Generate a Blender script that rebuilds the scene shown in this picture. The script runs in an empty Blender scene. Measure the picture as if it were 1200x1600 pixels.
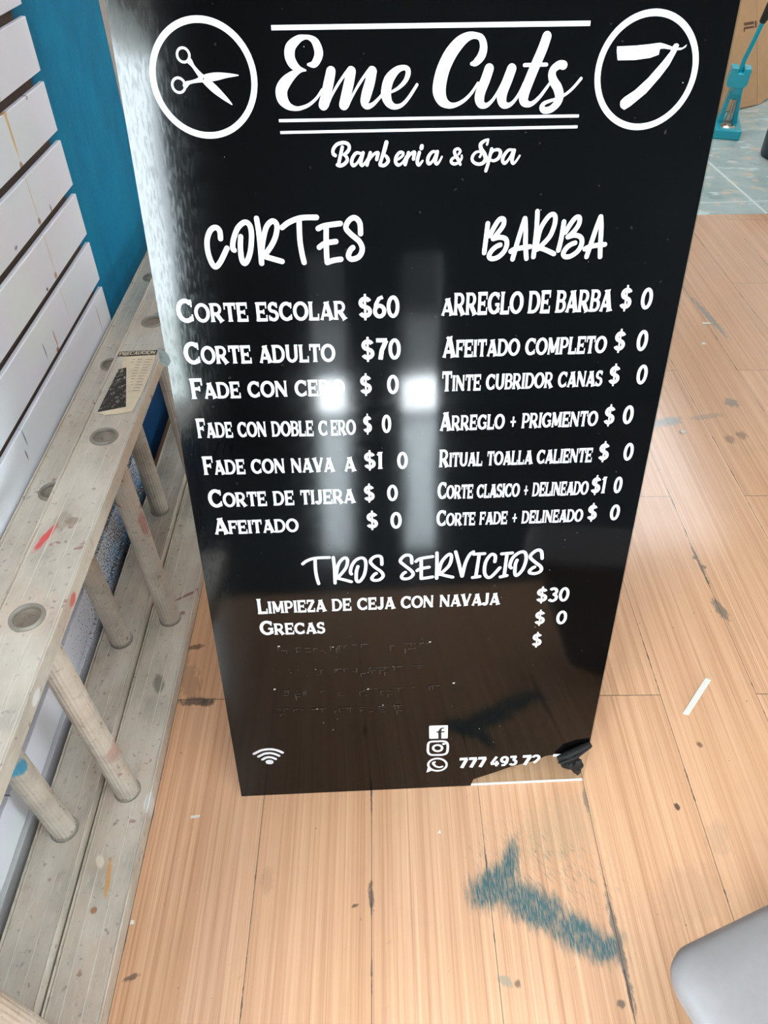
import bpy, bmesh, math, random
from mathutils import Vector, Matrix
R = random.Random(7)
SC = bpy.context.scene
COL = SC.collection

# ------------------------------------------------------------------ camera, world, lights, exposure
cd = bpy.data.cameras.new('camera'); cam = bpy.data.objects.new('camera', cd); COL.objects.link(cam)
PITCH, YAW, ROLL, FPX = 0.76436, 0.013992, -0.0023684, 1146.777
cp, sp, cy_, sy_ = math.cos(PITCH), math.sin(PITCH), math.cos(YAW), math.sin(YAW)
fw = Vector((sy_*cp, cy_*cp, -sp)); rt = Vector((cy_, -sy_, 0)); dn = fw.cross(rt)
cr, sr = math.cos(ROLL), math.sin(ROLL)
r2 = rt*cr + dn*sr; d2 = dn*cr - rt*sr
M = Matrix((( r2.x, -d2.x, -fw.x, 0), (r2.y, -d2.y, -fw.y, 0), (r2.z, -d2.z, -fw.z, 1.312), (0, 0, 0, 1)))
cam.matrix_world = M
cd.sensor_fit = 'AUTO'; cd.sensor_width = 36; cd.lens = 36*FPX/1600; cd.clip_start = 0.02; cd.clip_end = 100
SC.camera = cam
SC.view_settings.view_transform = 'Standard'; SC.view_settings.look = 'None'
SC.view_settings.gamma = 1; SC.view_settings.use_curve_mapping = False
SC.view_settings.exposure = 0.0
w = bpy.data.worlds.new('daylight'); SC.world = w; w.use_nodes = True
bg = w.node_tree.nodes['Background']; bg.inputs[0].default_value = (.82, .95, 1, 1); bg.inputs[1].default_value = 33.0
def area(name, loc, sx, sy, power, col=(1, 1, 1), rot=(0, 0, 0)):
    l = bpy.data.lights.new(name, 'AREA'); l.shape = 'RECTANGLE'; l.size = sx; l.size_y = sy; l.energy = power; l.color = col
    o = bpy.data.objects.new(name, l); o.location = loc; o.rotation_euler = rot; COL.objects.link(o); return o
area('fill_light_near', (.5, -.4, 2.62), 1.7, 1.6, 52, (.95, .98, 1))  # added fill light, no known lamp; brightens the near floor and slats
area('fill_light_far', (1.5, 4.7, 2.62), 2.2, 2.0, 64, (.97, .985, 1))  # added fill light for the far floor and tiles, no known lamp
sl = bpy.data.lights.new('sun', 'SUN'); sl.energy = 130; sl.angle = .01; so = bpy.data.objects.new('sun', sl); so.rotation_euler = (-.06, 0, 0); COL.objects.link(so)

# ------------------------------------------------------------------ node helpers
class NT:
    def __init__(s, name):
        s.m = bpy.data.materials.new(name); s.m.use_nodes = True; s.t = s.m.node_tree; s.n = s.t.nodes
        s.b = s.n['Principled BSDF']
    def new(s, t, **k):
        n = s.n.new(t)
        for a, v in k.items(): setattr(n, a, v)
        return n
    def link(s, a, b): s.t.links.new(a, b)
    def val(s, sock, v):
        if hasattr(v, 'is_output') or isinstance(v, bpy.types.NodeSocket): s.link(v, sock)
        else: sock.default_value = v
    def math(s, op, a, b=0.0, c=0.0, clamp=False):
        n = s.new('ShaderNodeMath', operation=op); n.use_clamp = clamp
        for i, v in enumerate((a, b, c)): s.val(n.inputs[i], v)
        return n.outputs[0]
    def coord(s):
        g = s.new('ShaderNodeNewGeometry'); return g.outputs['Position']
    def obj(s):
        g = s.new('ShaderNodeTexCoord'); return g.outputs['Object']
    def sep(s, v):
        n = s.new('ShaderNodeSeparateXYZ'); s.link(v, n.inputs[0]); return n.outputs
    def comb(s, x, y, z=0.0):
        n = s.new('ShaderNodeCombineXYZ')
        for i, v in enumerate((x, y, z)): s.val(n.inputs[i], v)
        return n.outputs[0]
    def noise(s, v, scale, detail=3.0, rough=.55, w=None):
        n = s.new('ShaderNodeTexNoise'); s.link(v, n.inputs['Vector']); n.inputs['Scale'].default_value = scale
        n.inputs['Detail'].default_value = detail; n.inputs['Roughness'].default_value = rough
        return n.outputs[0]
    def scale(s, v, x, y, z):
        n = s.new('ShaderNodeVectorMath', operation='MULTIPLY'); s.link(v, n.inputs[0]); n.inputs[1].default_value = (x, y, z); return n.outputs[0]
    def ramp(s, f, stops):
        n = s.new('ShaderNodeValToRGB'); s.link(f, n.inputs[0]); e = n.color_ramp.elements
        while len(e) < len(stops): e.new(.5)
        for el, (p, c) in zip(e, stops):
            el.position = p; el.color = (*c, 1) if len(c) == 3 else c
        return n.outputs[0]
    def step(s, f, lo, hi):
        n = s.new('ShaderNodeMapRange'); n.interpolation_type = 'SMOOTHSTEP'; s.link(f, n.inputs[0])
        n.inputs[1].default_value = lo; n.inputs[2].default_value = hi; return n.outputs[0]
    def mix(s, f, a, b):
        n = s.new('ShaderNodeMix', data_type='RGBA'); s.val(n.inputs[0], f)
        for sock, v in ((n.inputs[6], a), (n.inputs[7], b)):
            if isinstance(v, tuple): sock.default_value = (*v, 1) if len(v) == 3 else v
            else: s.link(v, sock)
        return n.outputs[2]
    def bump(s, h, strength, dist=.001):
        n = s.new('ShaderNodeBump'); s.link(h, n.inputs['Height']); n.inputs['Strength'].default_value = strength; n.inputs['Distance'].default_value = dist
        s.link(n.outputs[0], s.b.inputs['Normal'])
    def blob(s, u, v, cu, cv, ru, rv, ang=0.0, wob=None, amt=.6, soft=.25):
        """mask of a ragged ellipse at (cu, cv) in the plane (u, v)"""
        c, sn = math.cos(ang), math.sin(ang)
        du = s.math('SUBTRACT', u, cu); dv = s.math('SUBTRACT', v, cv)
        a = s.math('ADD', s.math('MULTIPLY', du, c/ru), s.math('MULTIPLY', dv, sn/ru))
        b = s.math('ADD', s.math('MULTIPLY', du, -sn/rv), s.math('MULTIPLY', dv, c/rv))
        d = s.math('SQRT', s.math('ADD', s.math('MULTIPLY', a, a), s.math('MULTIPLY', b, b)))
        if wob is not None: d = s.math('ADD', d, s.math('MULTIPLY', s.math('SUBTRACT', wob, .5), amt*2))
        n = s.new('ShaderNodeMapRange'); n.interpolation_type = 'SMOOTHSTEP'; s.link(d, n.inputs[0])
        n.inputs[1].default_value = 1+soft; n.inputs[2].default_value = 1-soft; return n.outputs[0]
def plain(name, col, rough=.5, metal=0.0, spec=.5, noise=0.0, nscale=40, coat=0.0, bump=0.0):
    t = NT(name); t.b.inputs['Roughness'].default_value = rough; t.b.inputs['Metallic'].default_value = metal
    t.b.inputs['Specular IOR Level'].default_value = spec; t.b.inputs['Coat Weight'].default_value = coat
    if noise or bump:
        f = t.noise(t.obj(), nscale, 4)
    if noise:
        lo = tuple(max(0, c*(1-noise)) for c in col); hi = tuple(min(1, c*(1+noise)) for c in col)
        t.link(t.ramp(f, [(.3, lo), (.7, hi)]), t.b.inputs['Base Color'])
    else: t.b.inputs['Base Color'].default_value = (*col, 1)
    if bump: t.bump(f, bump)
    return t.m
def srgb(r, g, b):
    f = lambda c: (c/255/12.92) if c/255 <= .04045 else ((c/255+.055)/1.055)**2.4
    return (f(r), f(g), f(b))

# ------------------------------------------------------------------ materials
def mat_wood():
    t = NT('laminate_wood'); p = t.coord(); x, y, z = t.sep(p)
    k = t.math('FLOOR', t.math('DIVIDE', t.math('ADD', x, .013), .1975))
    lx = t.math('MULTIPLY', t.math('FRACT', t.math('DIVIDE', t.math('ADD', x, .013+19.75), .1975)), .1975)
    off = t.math('MULTIPLY', t.math('ABSOLUTE', t.math('MODULO', k, 2.0)), .6)
    yy = t.math('ADD', t.math('SUBTRACT', y, .82), t.math('ADD', off, 24.0))
    ly = t.math('MODULO', yy, 1.2); row = t.math('FLOOR', t.math('DIVIDE', yy, 1.2))
    sd = t.math('ADD', t.math('MULTIPLY', k, 3.7), t.math('MULTIPLY', row, 9.1))
    g1 = t.noise(t.comb(t.math('ADD', t.math('MULTIPLY', x, 95), sd), t.math('MULTIPLY', y, .8), sd), 1.0, 2)
    g2 = t.noise(t.comb(t.math('ADD', t.math('MULTIPLY', x, 260), sd), t.math('MULTIPLY', y, 1.6), sd), 1.0, 3)
    g3 = t.noise(t.comb(t.math('ADD', t.math('MULTIPLY', x, 620), sd), t.math('MULTIPLY', y, 9), 0.0), 1.0, 2)
    base = t.ramp(g1, [(.3, srgb(186, 140, 108)), (.5, srgb(198, 153, 120)), (.7, srgb(208, 164, 131))])
    c = t.mix(t.math('MULTIPLY', t.step(g2, .52, .74), .45), base, srgb(226, 187, 153))
    c = t.mix(t.math('MULTIPLY', t.step(g2, .47, .30), .62), c, srgb(166, 122, 92))
    c = t.mix(t.math('MULTIPLY', t.step(g3, .55, .75), .25), c, srgb(150, 104, 72))
    tone = t.noise(t.comb(t.math('MULTIPLY', k, 7.31), t.math('MULTIPLY', row, 5.17)), 1.0, 0)
    c = t.mix(t.math('MULTIPLY', t.step(tone, .35, .65), .22), c, srgb(190, 142, 106))
    wob = t.noise(t.scale(p, 1.3, .6, 1), 75, 4, .7); wobf = t.noise(t.scale(p, 1.5, .22, 1), 110, 4, .7); wobl = t.noise(p, 14, 4, .65)
    # grime specks and scratches
    sp1 = t.step(t.noise(p, 75, 2), .735, .775)
    c = t.mix(t.math('MULTIPLY', sp1, .55), c, (.07, .055, .045))
    gr = t.step(wobl, .5, .85); c = t.mix(t.math('MULTIPLY', gr, .10), c, (.16, .13, .11))
    scr = t.noise(t.comb(t.math('ADD', t.math('MULTIPLY', x, 30), t.math('MULTIPLY', y, 22)), t.math('MULTIPLY', t.math('SUBTRACT', y, x), 240), 0.0), 1.0, 1)
    c = t.mix(t.math('MULTIPLY', t.step(scr, .74, .8), .25), c, (.12, .09, .07))
    # blue-green paint smear
    teal = srgb(34, 86, 94); sm = None
    gap = t.step(t.noise(t.comb(t.math('MULTIPLY', x, 420), t.math('MULTIPLY', y, 60), 0.0), 1.0, 3), .62, .42)
    for (cu, cv, ru, rv, an, s_) in [(.192, .455, .046, .030, 0.5, .45), (.250, .425, .068, .030, -.5, .45), (.322, .380, .060, .027, -.5, .5), (.224, .490, .014, .040, -.3, .5), (.362, .358, .030, .016, .5, .5)]:
        b = t.blob(x, y, cu, cv, ru, rv, an, wobf, .9, s_); sm = b if sm is None else t.math('MAXIMUM', sm, b)
    c = t.mix(t.math('MULTIPLY', sm, t.math('ADD', t.math('MULTIPLY', gap, .3), .66)), c, teal)
    fan = t.blob(x, y, .285, .475, .11, .075, -.35, wobf, 1.0, .55)
    fl = t.step(t.noise(t.comb(t.math('ADD', t.math('MULTIPLY', x, 300), t.math('MULTIPLY', y, 180)), t.math('MULTIPLY', t.math('SUBTRACT', y, x), 35), 0.0), 1.0, 3), .52, .68)
    c = t.mix(t.math('MULTIPLY', t.math('MULTIPLY', fan, fl), .55), c, (.10, .16, .15))
    for (cu, cv, ru, rv, an, col, o) in [(.872, 1.748, .035, .020, .3, srgb(95, 130, 140), .75), (.822, 1.742, .02, .022, 0, srgb(95, 140, 150), .7), (1.195, 2.37, .012, .14, .12, srgb(110, 120, 120), .8), (1.09, 1.84, .02, .02, .5, srgb(110, 110, 108), .8), (.99, 1.77, .05, .012, .2, srgb(140, 125, 112), .6),
        (.195, .316, .011, .007, -.4, srgb(150, 140, 122), .95), (.212, .312, .005, .006, .3, srgb(70, 60, 52), .8), (.543, .587, .005, .006, 0, srgb(50, 38, 32), 1), (.624, .708, .0045, .007, .2, srgb(105, 78, 60), 1), (1.02, 1.66, .014, .018, 0, srgb(130, 100, 85), .8), (1.06, 1.68, .014, .018, 0, srgb(125, 98, 85), .8),
        (-.014, .443, .004, .020, 0, srgb(70, 66, 62), .95), (-.04, .427, .006, .003, .3, srgb(60, 55, 50), .9), (.383, .365, .0055, .075, .03, srgb(92, 88, 84), .95), (.379, .60, .004, .02, 0, srgb(110, 104, 96), .9), (.366, .283, .006, .006, 0, srgb(75, 68, 66), .9), (-.372, .816, .028, .009, .05, srgb(60, 56, 54), .95), (-.345, .814, .014, .008, .3, srgb(70, 62, 58), .9),
        (-.39, .86, .02, .05, .3, srgb(120, 84, 60), .5), (-.396, .95, .018, .006, .2, srgb(60, 40, 35), .8), (-.385, .328, .012, .004, .3, srgb(80, 70, 66), .9), (.7765, 1.19, .0035, .07, .03, srgb(88, 76, 62), .95), (.779, 1.04, .011, .03, .2, srgb(100, 94, 86), .9), (.783, 1.17, .006, .006, 0, srgb(96, 84, 70), .9), (.771, 1.2, .005, .006, 0, srgb(96, 84, 70), .9), (.52, .44, .06, .04, .5, srgb(160, 125, 100), .3), (.60, .53, .02, .03, -.4, srgb(130, 115, 100), .25),
        (.32, .55, .07, .05, .5, srgb(160, 140, 112), .35), (-.19, .47, .01, .02, 0, srgb(140, 104, 78), .3)]:
        c = t.mix(t.math('MULTIPLY', t.blob(x, y, cu, cv, ru, rv, an, wob, 1.25, .35), o*.85), c, col)
    # seams
    e1 = t.math('MINIMUM', lx, t.math('SUBTRACT', .1975, lx)); e2 = t.math('MINIMUM', ly, t.math('SUBTRACT', 1.2, ly))
    dirt = t.math('MULTIPLY', t.step(t.noise(t.scale(p, 1, .5, 1), 22, 4, .7), .5, .7), .0016)
    m = t.math('MAXIMUM', t.math('LESS_THAN', e1, t.math('ADD', dirt, .00055)), t.math('LESS_THAN', e2, .0008))
    c = t.mix(t.math('MULTIPLY', m, .85), c, (.055, .045, .04))
    t.link(c, t.b.inputs['Base Color'])
    t.link(t.math('ADD', t.math('MULTIPLY', wobl, .12), .17), t.b.inputs['Roughness'])
    t.b.inputs['Coat Weight'].default_value = .8; t.b.inputs['Coat Roughness'].default_value = .13
    t.bump(t.math('ADD', t.math('MULTIPLY', m, -1.0), t.math('MULTIPLY', g2, .05)), .25, .0006)
    return t.m
def mat_tile():
    t = NT('worn_grey_tile'); p = t.coord(); x, y, z = t.sep(p)
    n1 = t.noise(p, 3.2, 5, .6); n2 = t.noise(t.scale(p, 1, 1.5, 1), 11, 4, .6); n3 = t.noise(t.scale(p, .8, 1.8, 1), 9, 2)
    c = t.ramp(n1, [(.3, srgb(128, 148, 148)), (.5, srgb(150, 170, 170)), (.72, srgb(172, 186, 184))])
    c = t.mix(t.math('MULTIPLY', t.step(n2, .53, .66), .75), c, srgb(205, 184, 164))
    c = t.mix(t.math('MULTIPLY', t.step(n2, .42, .30), .6), c, srgb(104, 128, 132))
    c = t.mix(t.math('MULTIPLY', t.step(n3, .60, .68), .75), c, srgb(196, 214, 214))
    d1 = t.math('ABSOLUTE', t.math('SUBTRACT', t.math('ADD', x, t.math('MULTIPLY', y, .063)), 1.9716))
    d2 = t.math('ABSOLUTE', t.math('SUBTRACT', t.math('SUBTRACT', y, t.math('MULTIPLY', x, .07)), 3.309))
    m = t.math('MAXIMUM', t.math('LESS_THAN', d1, .007), t.math('LESS_THAN', d2, .004))
    c = t.mix(t.math('MULTIPLY', m, .75), c, srgb(214, 224, 222))
    t.link(c, t.b.inputs['Base Color']); t.b.inputs['Roughness'].default_value = .38
    return t.m
def mat_slat():
    t = NT('white_melamine'); p = t.coord(); x, y, z = t.sep(p)
    n = t.noise(p, 3.5, 3); wob = t.noise(p, 60, 3)
    c = t.ramp(n, [(.35, srgb(228, 234, 242)), (.5, srgb(232, 232, 244)), (.65, srgb(232, 237, 240))])
    # dried paint drips and ticks
    for (cu, cv, ru, rv, col, o) in [(1.318, .93, .004, .045, srgb(214, 170, 70), .85), (1.319, .958, .014, .008, srgb(196, 140, 70), .6), (1.317, .872, .006, .006, srgb(150, 90, 30), .9), (1.317, .83, .0018, .05, srgb(214, 190, 150), .7), (1.317, .777, .006, .006, srgb(150, 95, 60), .8), (1.315, .72, .0016, .05, srgb(216, 190, 160), .7), (1.312, .677, .006, .006, srgb(170, 110, 70), .8), (1.312, .63, .0014, .045, srgb(222, 200, 180), .6),
        (1.45, .51, .0012, .032, srgb(120, 60, 60), .8), (1.226, .592, .0016, .018, srgb(190, 30, 60), .95), (1.221, .573, .006, .004, srgb(170, 30, 50), .9), (1.172, .60, .0016, .016, srgb(30, 70, 110), .9), (1.0, .535, .0018, .016, srgb(60, 100, 130), .9), (.985, .51, .002, .01, srgb(40, 50, 60), .8), (.55, .165, .002, .016, srgb(40, 50, 70), .95), (.575, .19, .003, .006, srgb(60, 130, 160), .9), (.75, .27, .002, .01, srgb(50, 60, 70), .8),
        (1.24, .66, .008, .003, srgb(30, 30, 30), .9), (1.26, .675, .004, .003, srgb(30, 30, 30), .9), (1.2, .78, .006, .003, srgb(60, 60, 60), .7), (1.38, .775, .003, .008, srgb(60, 60, 60), .7), (1.42, .95, .004, .004, srgb(70, 70, 70), .6)]:
        c = t.mix(t.math('MULTIPLY', t.blob(y, z, cu, cv, ru, rv, 0, wob, .25, .3), o), c, col)
    # dark blue overspray low on the boards, thickest by the far end
    zone = t.math('MULTIPLY', t.step(z, .34, .05), t.step(y, .74, 1.28))
    spk = t.noise(p, 210, 2, .6)
    thr = t.math('ADD', .70, t.math('MULTIPLY', zone, -.28))
    s = t.math('MULTIPLY', t.math('GREATER_THAN', spk, thr), t.math('GREATER_THAN', zone, .02))
    scol = t.mix(t.step(t.noise(p, 18, 2), .45, .6), srgb(44, 48, 66), srgb(30, 116, 166))
    c = t.mix(t.math('MULTIPLY', s, .92), c, scol)
    t.link(c, t.b.inputs['Base Color']); t.b.inputs['Roughness'].default_value = .35
    return t.m
def mat_teal_wall():
    t = NT('teal_wall_paint'); p = t.coord(); x, y, z = t.sep(p)
    n = t.noise(t.scale(p, 1, 1, .6), 9, 5, .6); f = t.noise(p, 120, 3)
    c = t.ramp(n, [(.3, srgb(0, 98, 134)), (.5, srgb(0, 112, 150)), (.72, srgb(0, 124, 160))])
    c = t.mix(t.math('MULTIPLY', t.step(f, .58, .72), .25), c, srgb(66, 148, 168))
    c = t.mix(t.math('MULTIPLY', t.step(z, .34, .10), .85), c, srgb(14, 44, 92))  # wall colour turns navy low down, painted shade behind the ladder
    t.link(c, t.b.inputs['Base Color']); t.b.inputs['Roughness'].default_value = .7; t.b.inputs['Specular IOR Level'].default_value = .2
    t.bump(t.math('ADD', f, t.math('MULTIPLY', n, 6.0)), .5, .002)
    return t.m
def mat_alu(name, extra=()):
    t = NT(name); p = t.coord(); x, y, z = t.sep(p)
    n = t.noise(t.scale(p, 1, .5, 1), 14, 5, .62); f = t.noise(p, 90, 3); wob = t.noise(p, 70, 3)
    c = t.ramp(n, [(.3, srgb(168, 161, 150)), (.5, srgb(196, 187, 174)), (.7, srgb(210, 203, 192))])
    c = t.mix(t.math('MULTIPLY', t.step(t.noise(p, 6, 3), .48, .62), .30), c, srgb(196, 168, 146))
    c = t.mix(t.math('MULTIPLY', t.step(f, .62, .74), .55), c, srgb(84, 74, 66))
    c = t.mix(t.math('MULTIPLY', t.step(t.noise(t.scale(p, 1, .12, 1), 260, 3, .6), .56, .70), .35), c, srgb(216, 210, 200))
    c = t.mix(t.math('MULTIPLY', t.step(t.noise(t.scale(p, 1, .6, 1), 26, 4, .7), .58, .70), .30), c, srgb(112, 100, 88))
    c = t.mix(t.math('MULTIPLY', t.step(t.noise(p, 38, 2), .675, .73), .6), c, srgb(128, 60, 56))
    for (u, v, cu, cv, ru, rv, an, col, o) in extra:
        a = {'x': x, 'y': y, 'z': z}
        if u == 'x': o = t.math('MULTIPLY', t.math('GREATER_THAN' if (an < -.2 and cu < -.48) or cv > 1.1 or abs(cv-.8) < .01 else 'LESS_THAN', z, .3), o)
        c = t.mix(t.math('MULTIPLY', t.blob(a[u], a[v], cu, cv, ru, rv, an, wob, .5, .3), o), c, col)
    t.link(c, t.b.inputs['Base Color']); t.b.inputs['Metallic'].default_value = .25
    t.link(t.math('ADD', t.math('MULTIPLY', n, .25), .36), t.b.inputs['Roughness'])
    return t.m
def mat_vinyl():
    t = NT('gloss_black_vinyl'); p = t.obj(); x, y, z = t.sep(p)
    f = t.noise(p, 60, 4, .6); s = t.noise(t.scale(p, 46, 9, 1), 8, 3)
    sw = t.math('ADD', t.math('MULTIPLY', x, 260), t.math('MULTIPLY', y, 300))
    c = t.mix(t.step(t.noise(p, 130, 1), .74, .78), srgb(6, 5, 5), srgb(36, 34, 32))
    t.link(c, t.b.inputs['Base Color']); t.b.inputs['IOR'].default_value = 1.44
    edge = t.step(x, .10, .0)
    hz = t.math('MULTIPLY', t.step(s, .45, .62), .06)
    t.link(t.math('ADD', .045, t.math('ADD', t.math('MULTIPLY', f, .06), t.math('MULTIPLY', hz, edge))), t.b.inputs['Roughness'])
    bl = t.noise(t.scale(p, 2.2, .7, 1), 3.2, 2)
    t.bump(t.math('ADD', t.math('MULTIPLY', bl, 1.0), t.math('MULTIPLY', s, t.math('MULTIPLY', edge, .0025))), .03, .02)
    return t.m
def mat_clear():
    t = NT('clear_acrylic'); n = t.n; n.remove(t.b)
    tr = t.new('ShaderNodeBsdfTransparent'); tr.inputs[0].default_value = (.90, .92, .91, 1)
    gl = t.new('ShaderNodeBsdfGlossy'); gl.inputs[0].default_value = (1, 1, 1, 1); gl.inputs['Roughness'].default_value = .06
    fr = t.new('ShaderNodeFresnel'); fr.inputs[0].default_value = 1.45
    mx = t.new('ShaderNodeMixShader'); ge = t.new('ShaderNodeNewGeometry'); t.link(t.math('MULTIPLY', fr.outputs[0], t.math('SUBTRACT', 1.0, ge.outputs['Backfacing'])), mx.inputs[0]); t.link(tr.outputs[0], mx.inputs[1]); t.link(gl.outputs[0], mx.inputs[2])
    t.link(mx.outputs[0], n['Material Output'].inputs[0]); return t.m
WOOD, TILE, SLAT, TEALW = mat_wood(), mat_tile(), mat_slat(), mat_teal_wall()
ALU = mat_alu('weathered_aluminium', [('x', 'y', -.490, .766, .0055, .030, -.28, srgb(204, 74, 74), .95), ('x', 'y', -.46, .80, .012, .008, .2, srgb(110, 92, 76), .6), ('x', 'y', -.475, .80, .013, .022, .1, srgb(140, 122, 100), .5), ('y', 'z', .655, .520, .012, .007, 0, srgb(196, 84, 78), .9), ('x', 'y', -.45, .465, .004, .03, .12, srgb(200, 146, 76), .8), ('x', 'y', -.46, .415, .005, .005, 0, srgb(150, 96, 50), .8), ('x', 'y', -.445, .84, .011, .02, .3, srgb(120, 116, 106), .85),
    ('x', 'y', -.412, .592, .007, .02, .0, srgb(222, 226, 226), .9), ('y', 'z', .50, .520, .012, .007, 0, srgb(228, 230, 230), .9), ('x', 'y', -.545, 1.2, .008, .035, 0, srgb(84, 120, 130), .8), ('x', 'y', -.54, 1.29, .008, .02, 0, srgb(190, 120, 100), .5), ('y', 'z', .528, .289, .011, .014, 0, srgb(26, 140, 176), .92), ('x', 'y', -.43, 1.07, .03, .004, .6, srgb(120, 40, 36), .7), ('x', 'y', -.43, 1.02, .006, .006, 0, srgb(130, 36, 36), .7),
    ('y', 'z', 1.0, .33, .010, .03, 0, srgb(158, 40, 50), .5), ('y', 'z', .615, .18, .02, .02, 0, srgb(150, 76, 70), .4), ('x', 'y', -.44, 1.43, .03, .012, 0, srgb(90, 130, 134), .8), ('x', 'y', -.47, .49, .006, .012, .4, srgb(226, 214, 200), .8)])
RIDGE = plain('bright_scuffed_aluminium', srgb(208, 202, 192), .35, .3, noise=.08)
DARKALU = plain('grimy_aluminium', srgb(138, 132, 122), .45, .3, noise=.15, nscale=30)
VINYL, CLEAR = mat_vinyl(), mat_clear()
WHITE = plain('white_print', srgb(218, 218, 224), .45)
BLACKP = plain('black_print', srgb(20, 18, 20), .3)
GREYP = plain('grey_print', srgb(150, 150, 150), .5)
CREAM = plain('aged_cream_paper', srgb(214, 198, 172), .7, noise=.08, nscale=60)
BLACKL = NT('worn_black_ink')
_n = BLACKL.step(BLACKL.noise(BLACKL.scale(BLACKL.coord(), 1, .6, 1), 160, 4, .7), .54, .62)
BLACKL.link(BLACKL.mix(_n, srgb(38, 35, 33), srgb(150, 140, 124)), BLACKL.b.inputs['Base Color']); BLACKL.b.inputs['Roughness'].default_value = .6; BLACKL = BLACKL.m
TEAL = plain('teal_enamel', srgb(0, 168, 190), .3, .0, coat=.3, noise=.08, nscale=30)
STEEL = plain('bare_steel', srgb(190, 184, 176), .25, 1.0)
RUBBER = plain('black_rubber', srgb(34, 34, 34), .55)
CARD = plain('brown_cardboard', srgb(200, 158, 118), .75, noise=.05, nscale=12)
CARDD = plain('cardboard_print', srgb(104, 66, 48), .8)
NAVY = plain('navy_plastic', srgb(28, 48, 66), .4)
GREYBIN = plain('pale_grey_plastic', srgb(124, 120, 121), .45, noise=.03, nscale=80)
DARKG = plain('body_grey_plastic', srgb(120, 120, 124), .5)  # bin body, almost the same grey as the lid
BOARDW = plain('white_scrap', srgb(206, 203, 195), .6)
WALLW = plain('white_wall_paint', srgb(222, 220, 214), .8, noise=.03, nscale=5)
WALLD = plain('dark_shopfront_paint', srgb(44, 62, 72), .6, noise=.1, nscale=3)
CEIL = plain('ceiling_paint', srgb(206, 204, 200), .9, noise=.02, nscale=5)
MDF = plain('dark_groove_mdf', srgb(74, 56, 46), .8, noise=.15, nscale=20)
YARD = plain('yard_concrete', srgb(150, 158, 156), .9, noise=.12, nscale=5)
POLISH = plain('dark_polished_tile', srgb(58, 64, 68), .13, spec=1.0, noise=.12, nscale=4, coat=1.0); POLISH.node_tree.nodes['Principled BSDF'].inputs['IOR'].default_value = 1.9
ASPH = plain('dark_yard_asphalt', srgb(34, 37, 39), .9, noise=.1, nscale=6)
CONC = plain('street_concrete', srgb(222, 226, 228), .8, noise=.06, nscale=6)
BLUEB = plain('blue_plastic', srgb(30, 140, 200), .4)
GREYW = plain('grey_plaster', srgb(160, 152, 146), .8, noise=.06, nscale=10)

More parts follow.
